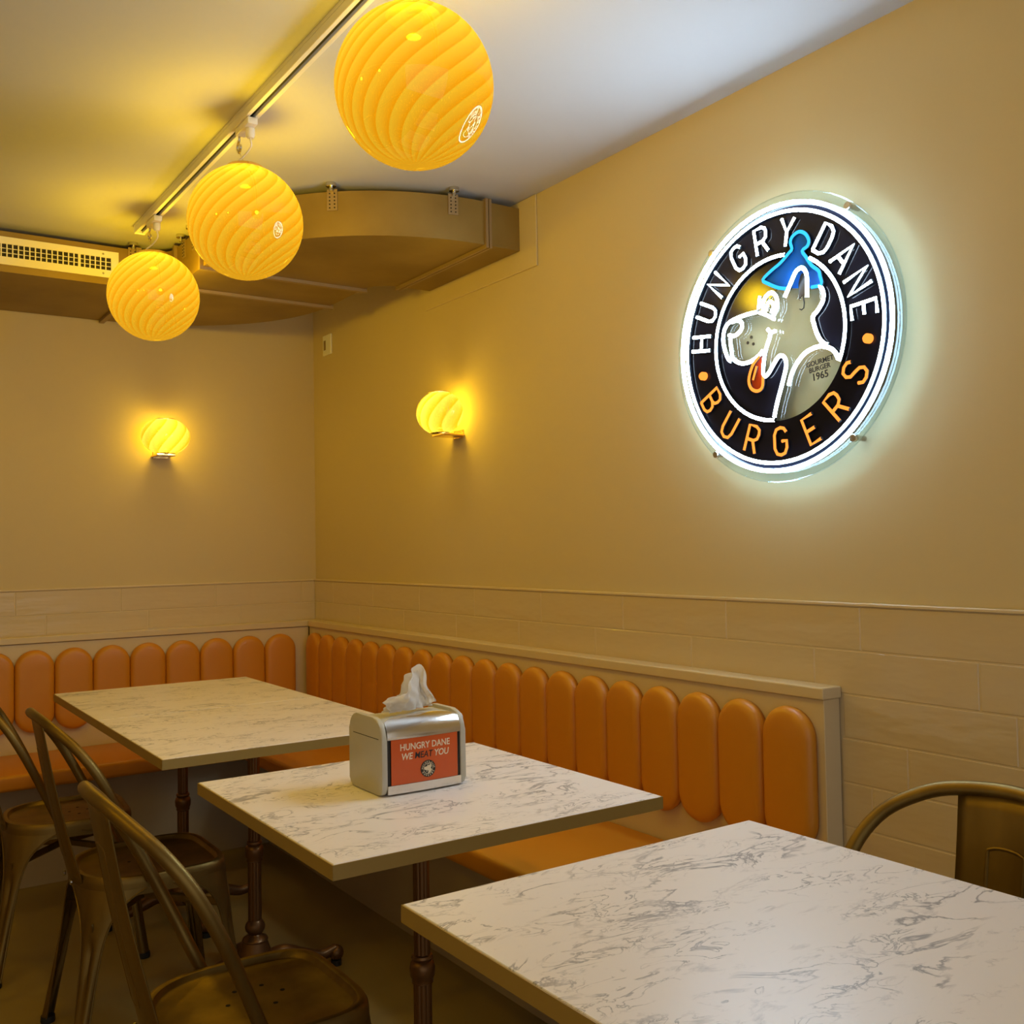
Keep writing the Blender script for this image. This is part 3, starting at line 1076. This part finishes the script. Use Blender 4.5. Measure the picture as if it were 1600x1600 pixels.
# ================================================================== wall lights
def make_sconce():
    """Local frame: wall at y=0, room towards -y, centred on the shade."""
    t = empty('wall_light')
    NV, NS = 22, 72
    bm = bmesh.new()
    rings = []
    cy = -0.083
    for i in range(NV + 1):
        a = math.radians(-66) + math.radians(132) * i / NV
        k, z = math.cos(a), 0.0735 * math.sin(a) / math.sin(math.radians(66))
        ring = []
        for j in range(NS):
            ph = 2 * PI * j / NS
            rr = 1 + 0.022 * math.sin(16 * (ph - 0.4 * z / 0.08))
            x = 0.103 * k * math.cos(ph) * rr
            y = cy + 0.078 * k * math.sin(ph) * rr
            ring.append(bm.verts.new((x, min(y, -0.007), z)))
        rings.append(ring)
    for A, B in zip(rings[:-1], rings[1:]):
        for j in range(NS):
            bm.faces.new((A[j], A[(j + 1) % NS], B[(j + 1) % NS], B[j]))
    sh = obj('glass_shade', bm, M['sconce'], t, 'all')
    cyl = lambda z0, z1, r: lathe([(r, z0), (r, z1)], 24, (0, cy, 0))
    obj('bottom_plate', box(-0.040, 0.040, cy - 0.012, -0.002, -0.0855, -0.0765, 0.002, 1), M['brass_bright'], t)
    obj('top_disc', cyl(0.0742, 0.0765, 0.041), M['brass_bright'], t, True)
    obj('back_plate', box(-0.034, 0.034, -0.0035, -0.0005, -0.090, -0.060, 0.001, 1), M['brass_bright'], t)
    obj('lampholder', lathe([(0.014, -0.0762), (0.014, -0.058), (0.010, -0.055)], 14, (0, cy, 0)), M['brass_bright'], t, True)
    L = bpy.data.lights.new('sconce_bulb', 'POINT')
    L.energy = SCONCE_W
    L.color = (1.0, 0.80, 0.50)
    L.shadow_soft_size = 0.045
    lo = bpy.data.objects.new('sconce_bulb', L)
    lo.location = (0, cy, 0.008)
    link(lo, t)
    return t


s1 = make_sconce()
s1.location = (1.212, YB, 1.751)
tag(s1, 'glowing yellow ribbed glass wall light on the back wall, under the duct', 'wall light', 'amber wall lights')
s2 = copy_tree(s1)
s2.location = (XR, 3.185, 1.742)
s2.rotation_euler = (0, 0, -PI / 2)
tag(s2, 'glowing yellow ribbed glass wall light on the right wall, left of the neon sign', 'wall light', 'amber wall lights')

# ================================================================== neon sign
SY, SZ = 1.632, 1.741
sign = tag(empty('neon_sign', (XR, SY, SZ)), 'round neon burger sign with white rings, dog emblem and orange lettering', 'neon sign')
DX0, DX1 = -0.034, -0.029          # acrylic disc, measured from the wall


def S3(u, v, x):
    return (x, -u, v)


def circ(R, n_=96, a0=0.0, a1=2 * PI):
    full = abs(a1 - a0 - 2 * PI) < 1e-6
    m_ = n_ if full else n_ + 1
    return [(R * math.cos(a0 + (a1 - a0) * i / n_), R * math.sin(a0 + (a1 - a0) * i / n_)) for i in range(m_)]


def flat(name, poly, x0, x1, m, parent=sign):
    return obj(name, prism(poly, x0, x1, lambda u, v, w: S3(u, v, w)), m, parent)


disc = flat('acrylic_disc', circ(0.347), DX0, DX1, M['acrylic'])
obj('polished_rim', tube([S3(u, v, (DX0 + DX1) / 2) for u, v in circ(0.3485)], 0.0016, 6, True), M['acrylic_edge'], disc, True)
# black lettering band
bm = bmesh.new()
N = 96
for (r0, r1, x0, x1) in ((0.200, 0.317, DX0 - 0.0018, DX0 - 0.0004),):
    ri = [[bm.verts.new(S3(r * math.cos(2 * PI * i / N), r * math.sin(2 * PI * i / N), x)) for i in range(N)] for r, x in ((r0, x0), (r1, x0), (r1, x1), (r0, x1))]
    for k in range(4):
        A, B = ri[k], ri[(k + 1) % 4]
        for i in range(N):
            bm.faces.new((A[i], A[(i + 1) % N], B[(i + 1) % N], B[i]))
obj('black_band', bm, M['blackacry'], sign)
X0, X1 = DX0 - 0.0016, DX0 - 0.0004
A_ = lambda d0, d1, R=0.1995, n_=24: circ(R, n_, math.radians(d0), math.radians(d1))
# three black fields inside the ring; the face and shoulder stay clear
nk = STROKES['neck']
flat('black_field', A_(-171, -94) + nk[:12] + STROKES['jaw'][::-1][:5] + [(-0.146, -0.034), (-0.157, -0.025), (-0.168, -0.003), (-0.173, 0.0), (-0.190, -0.01)], X0, X1, M['blackacry'])
flat('black_field', A_(-22.5, 58, n_=26) + [(0.112, 0.151), (0.131, 0.134), (0.137, 0.112), (0.137, 0.099)] + STROKES['head'] + [(0.163, -0.054), (0.171, -0.064)], X0, X1, M['blackacry'])
flat('black_field', A_(80, 188, n_=30) + [(-0.173, 0.029), (-0.165, 0.056), (-0.144, 0.07), (-0.097, 0.076), (-0.056, 0.078), (-0.05, 0.112), (-0.02, 0.118), (0.0, 0.118), (-0.02, 0.138), (-0.036, 0.151), (-0.009, 0.167), (0.02, 0.179)], X0, X1, M['blackacry'])
flat('hat_print', catmull([(u, v, 0) for u, v in HAT], 1) and HAT, X0 - 0.002, X1 - 0.0015, M['bluefill'])
flat('tongue_print', TONGUE, X0 - 0.0012, X1 - 0.0010, M['redfill'])
flat('ear_print', [(0.068, 0.079), (0.068, 0.119), (0.076, 0.139), (0.086, 0.142), (0.089, 0.12), (0.085, 0.097), (0.092, 0.079), (0.079, 0.090)], X0 - 0.003, X1 - 0.002, M['black'])
obj('ear_curl', tube([S3(u, v, X0 - 0.001) for u, v in [(0.079, 0.088), (0.082, 0.07), (0.080, 0.058), (0.073, 0.055), (0.068, 0.058)]], 0.0014, 6), M['black'], sign)
for (u, v) in ((-0.086, 0.019), (-0.098, 0.007), (-0.080, 0.001)):
    flat('whisker_dot', [(u + 0.004 * math.cos(k * PI / 5), v + 0.004 * math.sin(k * PI / 5)) for k in range(10)], X0, X1, M['black'])
obj('collar_curl', tube([S3(u, v, X0 - 0.001) for u, v in [(0.079, -0.047), (0.074, -0.047), (0.071, -0.053), (0.075, -0.058)]], 0.0013, 6), M['black'], sign)
for body, u, v, sz in (('.GOURMET', 0.119, -0.076, 0.0165), ('BURGER', 0.120, -0.091, 0.0165), ('1965', 0.121, -0.109, 0.024)):
    me = text_mesh(body, sz, bold=0.0003)
    me.transform(Matrix(((0, 0, -1, 0), (-1, 0, 0, 0), (0, 1, 0, 0), (0, 0, 0, 1))) @ Matrix.Rotation(math.radians(6), 4, 'Z'))
    o = obj('printed_words', me, M['black'], sign)
    o.location = S3(u, v, X0)

XT = DX0 - 0.0085       # centre plane of the tubes


def shade_back(o, lim=-0.3):
    """Neon flex: the side towards the wall is an opaque silicone base."""
    me = o.data
    me.materials.append(M['neon_base'])
    for p_ in me.polygons:
        if p_.normal.x > lim:
            p_.material_index = 1
    return o


def neon(name, pts, r, m, closed=False, smooth=5, x=XT, lim=-0.3):
    P = [S3(u, v, x) for u, v in pts]
    P = catmull(P, smooth, closed) if smooth > 1 and len(P) > 2 else P
    return shade_back(obj(name, tube(P, r, 16, closed), m, sign, 'all'), lim)


TR = 0.0047
neon('outer_neon_ring', circ(0.3215), TR + 0.0004, M['neon_cool'], True, 1, XT, 0.6)
neon('neon_ring', circ(0.3025), TR, M['neon_white'], True, 1)
neon('emblem_neon_ring', circ(0.1985, 60, math.radians(80), math.radians(267)), TR, M['neon_white'], False, 1)
neon('emblem_neon_ring', circ(0.2005, 40, math.radians(-25), math.radians(58)), TR, M['neon_white'], False, 1)
for nm, s in STROKES.items():
    neon('emblem_neon_tube', s, 0.0040 if nm in ('pupil', 'brow', 'under', 'mouth') else 0.0048, M['neon_white'], False, 5, XT - (0.0105 if nm == 'ear' else 0), 0.0)
neon('hat_neon', HAT, 0.0046, M['neon_blue'], False, 3)
neon('tongue_neon', TONGUE, 0.0046, M['neon_orange'])
neon('tongue_neon', TONGUE2, 0.0036, M['neon_orange'])
groups = {}
for key, c, deg, pts in letter_lines(0.2515, 0.066):
    groups.setdefault((key, c, deg), []).append(pts)
for (key, c, deg), lines in groups.items():
    bm = bmesh.new()
    for pts in lines:
        bm_tube(bm, [S3(u, v, XT) for u, v in pts], 0.0043, 10, ref=(1, 0, 0))
    shade_back(obj('neon_letter', bm, M['neon_white'] if key == 'w' else M['neon_orange'], sign, True))
for (u, v) in ((0.257, -0.047), (-0.249, -0.055)):
    obj('neon_dot', lathe([(0.011, 0.004), (0.011, -0.006), (0.008, -0.0105), (0.0, -0.0115)][::-1], 16, S3(u, v, XT + 0.003), axis='x'), M['neon_orange'], sign, True)
for (u, v) in ((0.213, 0.263), (-0.21, 0.261), (-0.211, -0.265), (0.211, -0.263)):
    obj('standoff_bolt', lathe([(0.0, -0.044), (0.008, -0.0435), (0.009, -0.042), (0.009, -0.0345), (0.006, -0.034), (0.006, -0.0005)], 16, S3(u, v, 0), axis='x'), M['steel'], sign, True)

# ================================================================== napkin dispenser
dsp = tag(empty('napkin_dispenser', (1.014, 1.896, 0.75)), 'grey and chrome napkin dispenser with an orange HUNGRY DANE card', 'napkin dispenser')
HW, YF_, YK = 0.098, -0.076, 0.076


def side_profile(ins=0.0):
    """Rounded outline in (y, z): broad shoulder in front, tighter one behind."""
    pts = []
    H = 0.155 - ins
    f0, b0 = YF_ + ins, YK - ins
    z0 = 0.002 + ins * 0.5
    rf, rk, rb_ = 0.040, 0.034, 0.014
    for i in range(6):
        a = PI + (PI / 2) * i / 5
        pts.append((f0 + rb_ + rb_ * math.cos(a), z0 + rb_ + rb_ * math.sin(a)))
    for i in range(6):
        a = 1.5 * PI + (PI / 2) * i / 5
        pts.append((b0 - rb_ + rb_ * math.cos(a), z0 + rb_ + rb_ * math.sin(a)))
    for i in range(8):
        a = (PI / 2) * i / 7
        pts.append((b0 - rk + rk * math.cos(a), H - rk + rk * math.sin(a)))
    for i in range(10):
        a = PI / 2 + (PI / 2) * i / 9
        pts.append((f0 + rf + rf * math.cos(a), H - rf + rf * math.sin(a)))
    return pts


def sidewall(x0, x1):
    bm = prism(side_profile(), x0, x1, lambda u, v, w: (w, u, v))
    es = [e for e in bm.edges if abs(e.verts[0].co.x - e.verts[1].co.x) < 1e-6]
    bmesh.ops.bevel(bm, geom=es, offset=0.0035, segments=3, profile=0.5, affect='EDGES')
    return bm


o = obj('side_panel', sidewall(-HW, -HW + 0.012), M['shell'], dsp, True)
obj('seam', box(-HW - 0.0004, -HW + 0.0006, -0.062, 0.055, 0.1135, 0.1148), M['dark'], o)
o = obj('side_panel', sidewall(HW - 0.012, HW), M['shell'], dsp, True)
obj('seam', box(HW - 0.0006, HW + 0.0004, -0.062, 0.055, 0.1135, 0.1148), M['dark'], o)
obj('body', prism(side_profile(0.006), -HW + 0.0121, HW - 0.0121, lambda u, v, w: (w, u, v)), M['shell'], dsp, True)
# chrome hood: curved front shoulder, top edge arched in plan
bm = bmesh.new()
NX, NA = 20, 14
outer = []
for j in range(NA + 1):
    row = []
    for i in range(NX + 1):
        u = 2 * i / NX - 1
        arch = 0.36 + 0.64 * math.sqrt(max(0.0, 1 - (0.93 * u) ** 2))
        a = PI - (PI / 2) * 0.93 * arch * j / NA
        y = YF_ + 0.040 + 0.0405 * math.cos(a)
        z = 0.115 + 0.0405 * math.sin(a) if a < PI else 0.115
        y -= 0.004 * (1 - u * u)
        row.append(bm.verts.new((u * (HW - 0.0125), y, z + 0.0002)))
    outer.append(row)
base = [bm.verts.new((v.co.x, v.co.y, 0.1125)) for v in outer[0]]
rows = [base] + outer
for A, B in zip(rows[:-1], rows[1:]):
    for i in range(NX):
        bm.faces.new((A[i], A[i + 1], B[i + 1], B[i]))
bmesh.ops.recalc_face_normals(bm, faces=bm.faces)
bmesh.ops.solidify(bm, geom=list(bm.faces), thickness=0.0012)
obj('chrome_hood', bm, M['chrome'], dsp, True)


def bowed(name, x0, x1, z0, z1, y, bow, th, m, parent, nseg=14):
    bm = bmesh.new()
    A = []
    for (dy, z) in ((0, z0), (0, z1), (th, z1), (th, z0)):
        A.append([bm.verts.new((x0 + (x1 - x0) * i / nseg, y + dy - bow * (1 - ((x0 + (x1 - x0) * i / nseg) / HW) ** 2), z)) for i in range(nseg + 1)])
    for k in range(4):
        P, Q = A[k], A[(k + 1) % 4]
        for i in range(nseg):
            bm.faces.new((P[i], P[i + 1], Q[i + 1], Q[i]))
    bm.faces.new([A[k][0] for k in range(4)])
    bm.faces.new([A[k][nseg] for k in (3, 2, 1, 0)])
    return obj(name, bm, m, parent, True)


bowed('chrome_sill', -HW + 0.0125, HW - 0.0125, 0.004, 0.021, YF_, 0.004, 0.007, M['chrome'], dsp)
bowed('dark_recess', -HW + 0.0125, HW - 0.0125, 0.0211, 0.1122, YF_ + 0.004, 0.003, 0.003, M['black'], dsp)
card = bowed('orange_card', -0.0775, 0.0775, 0.0215, 0.1120, YF_ + 0.001, 0.004, 0.0012, M['card'], dsp)


def card_text(body, size, u, z, m, shear=0.0, bold=0.0006, align='CENTER'):
    me = text_mesh(body, size, shear, bold, align, 1.0, 0.0002)
    for v in me.vertices:
        x = v.co.x * 0.88 + u
        v.co = Vector((x, YF_ + 0.0008 - 0.004 * (1 - (x / HW) ** 2) - v.co.z, v.co.y + z))
    return obj('printed_words', me, m, card)


card_text('HUNGRY DANE', 0.0186, 0.000, 0.0945, M['cream'], 0.0, 0.0003)
card_text('WE', 0.0186, -0.0432, 0.0755, M['cream'], 0.16, 0.0003)
card_text('MEAT', 0.0186, -0.0050, 0.0755, M['black'], 0.16, 0.00015)
card_text('YOU', 0.0186, 0.0372, 0.0755, M['cream'], 0.16, 0.0003)
LC = (0.005, 0.046)
cy_ = lambda x: YF_ + 0.001 - 0.004 * (1 - (x / HW) ** 2)
obj('logo_disc', lathe([(0.0, -0.0006), (0.0172, -0.0006), (0.0172, 0.0008), (0.0, 0.0008)], 32, (LC[0], cy_(LC[0]) - 0.0004, LC[1]), axis='y'), M['black'], card)
fnl = lambda u, v: (LC[0] + u, cy_(LC[0]) - 0.0012, LC[1] + v)
o = obj('logo_lines', decal_mesh(fnl, 0.0525, 0.00042, (0.20,), 4), M['cream'], card)
face = [(-0.173, 0.03), (-0.144, 0.07), (-0.055, 0.08), (-0.04, 0.115), (0.04, 0.11), (0.09, 0.15), (0.135, 0.1), (0.14, 0.06), (0.112, 0.03), (0.13, -0.03), (0.16, -0.06), (0.09, -0.16), (-0.01, -0.19), (0.02, -0.09), (-0.02, -0.06), (-0.045, -0.03), (-0.1, -0.045), (-0.15, -0.03)]
obj('logo_face', prism([(u * 0.0525, v * 0.0525) for u, v in face], 0, 0.0003, lambda u, v, w: (LC[0] + u, cy_(LC[0]) - 0.0009 - w, LC[1] + v)), M['cream'], card)

# napkin pulled out of the top
nap = tag(empty('paper_napkin', (1.014, 1.896, 0.75 + 0.1555), math.radians(18)), 'crumpled white paper napkin sticking out of the dispenser', 'napkin')
bm = bmesh.new()
TOPS = [(-0.072, 0.030), (-0.060, 0.036), (-0.040, 0.040), (-0.020, 0.040), (-0.006, 0.060), (0.008, 0.078), (0.024, 0.088), (0.042, 0.091), (0.049, 0.060), (0.057, 0.034), (0.068, 0.012)]
BOTX = [(-0.055, 0.0), (-0.045, 0), (-0.032, 0), (-0.020, 0), (-0.008, 0), (0.006, 0), (0.020, 0), (0.034, 0), (0.046, 0), (0.058, 0), (0.068, 0)]
ctop = catmull([(x, 0, z) for x, z in TOPS], 4)
cbot = catmull([(x, 0, z) for x, z in BOTX], 4)
for sheet, (yo, sc_, ph) in enumerate(((-0.006, 1.0, 0.0), (0.010, 0.86, 1.3))):
    NVV = 14
    g = []
    for j in range(NVV + 1):
        q = j / NVV
        row = []
        for i, (a, b_) in enumerate(zip(cbot, ctop)):
            s = i / (len(ctop) - 1)
            p = a.lerp(b_ * sc_ if sheet else b_, q)
            fold = 0.010 * math.sin(9 * s + 2.5 * q + ph) * (0.35 + 0.65 * q) + 0.004 * math.sin(23 * s - 6 * q + ph) + 0.0022 * math.sin(41 * s + 17 * q)
            row.append(bm.verts.new((p.x * 1.05 + 0.002 * math.sin(13 * q + 5 * s), yo + fold - 0.012 * q * (1 - s), p.z + 0.0005)))
        g.append(row)
    for A, B in zip(g[:-1], g[1:]):
        for i in range(len(A) - 1):
            bm.faces.new((A[i], A[i + 1], B[i + 1], B[i]))
bmesh.ops.solidify(bm, geom=list(bm.faces), thickness=0.0006)
obj('napkin_sheet', bm, M['tissue'], nap, 'all')
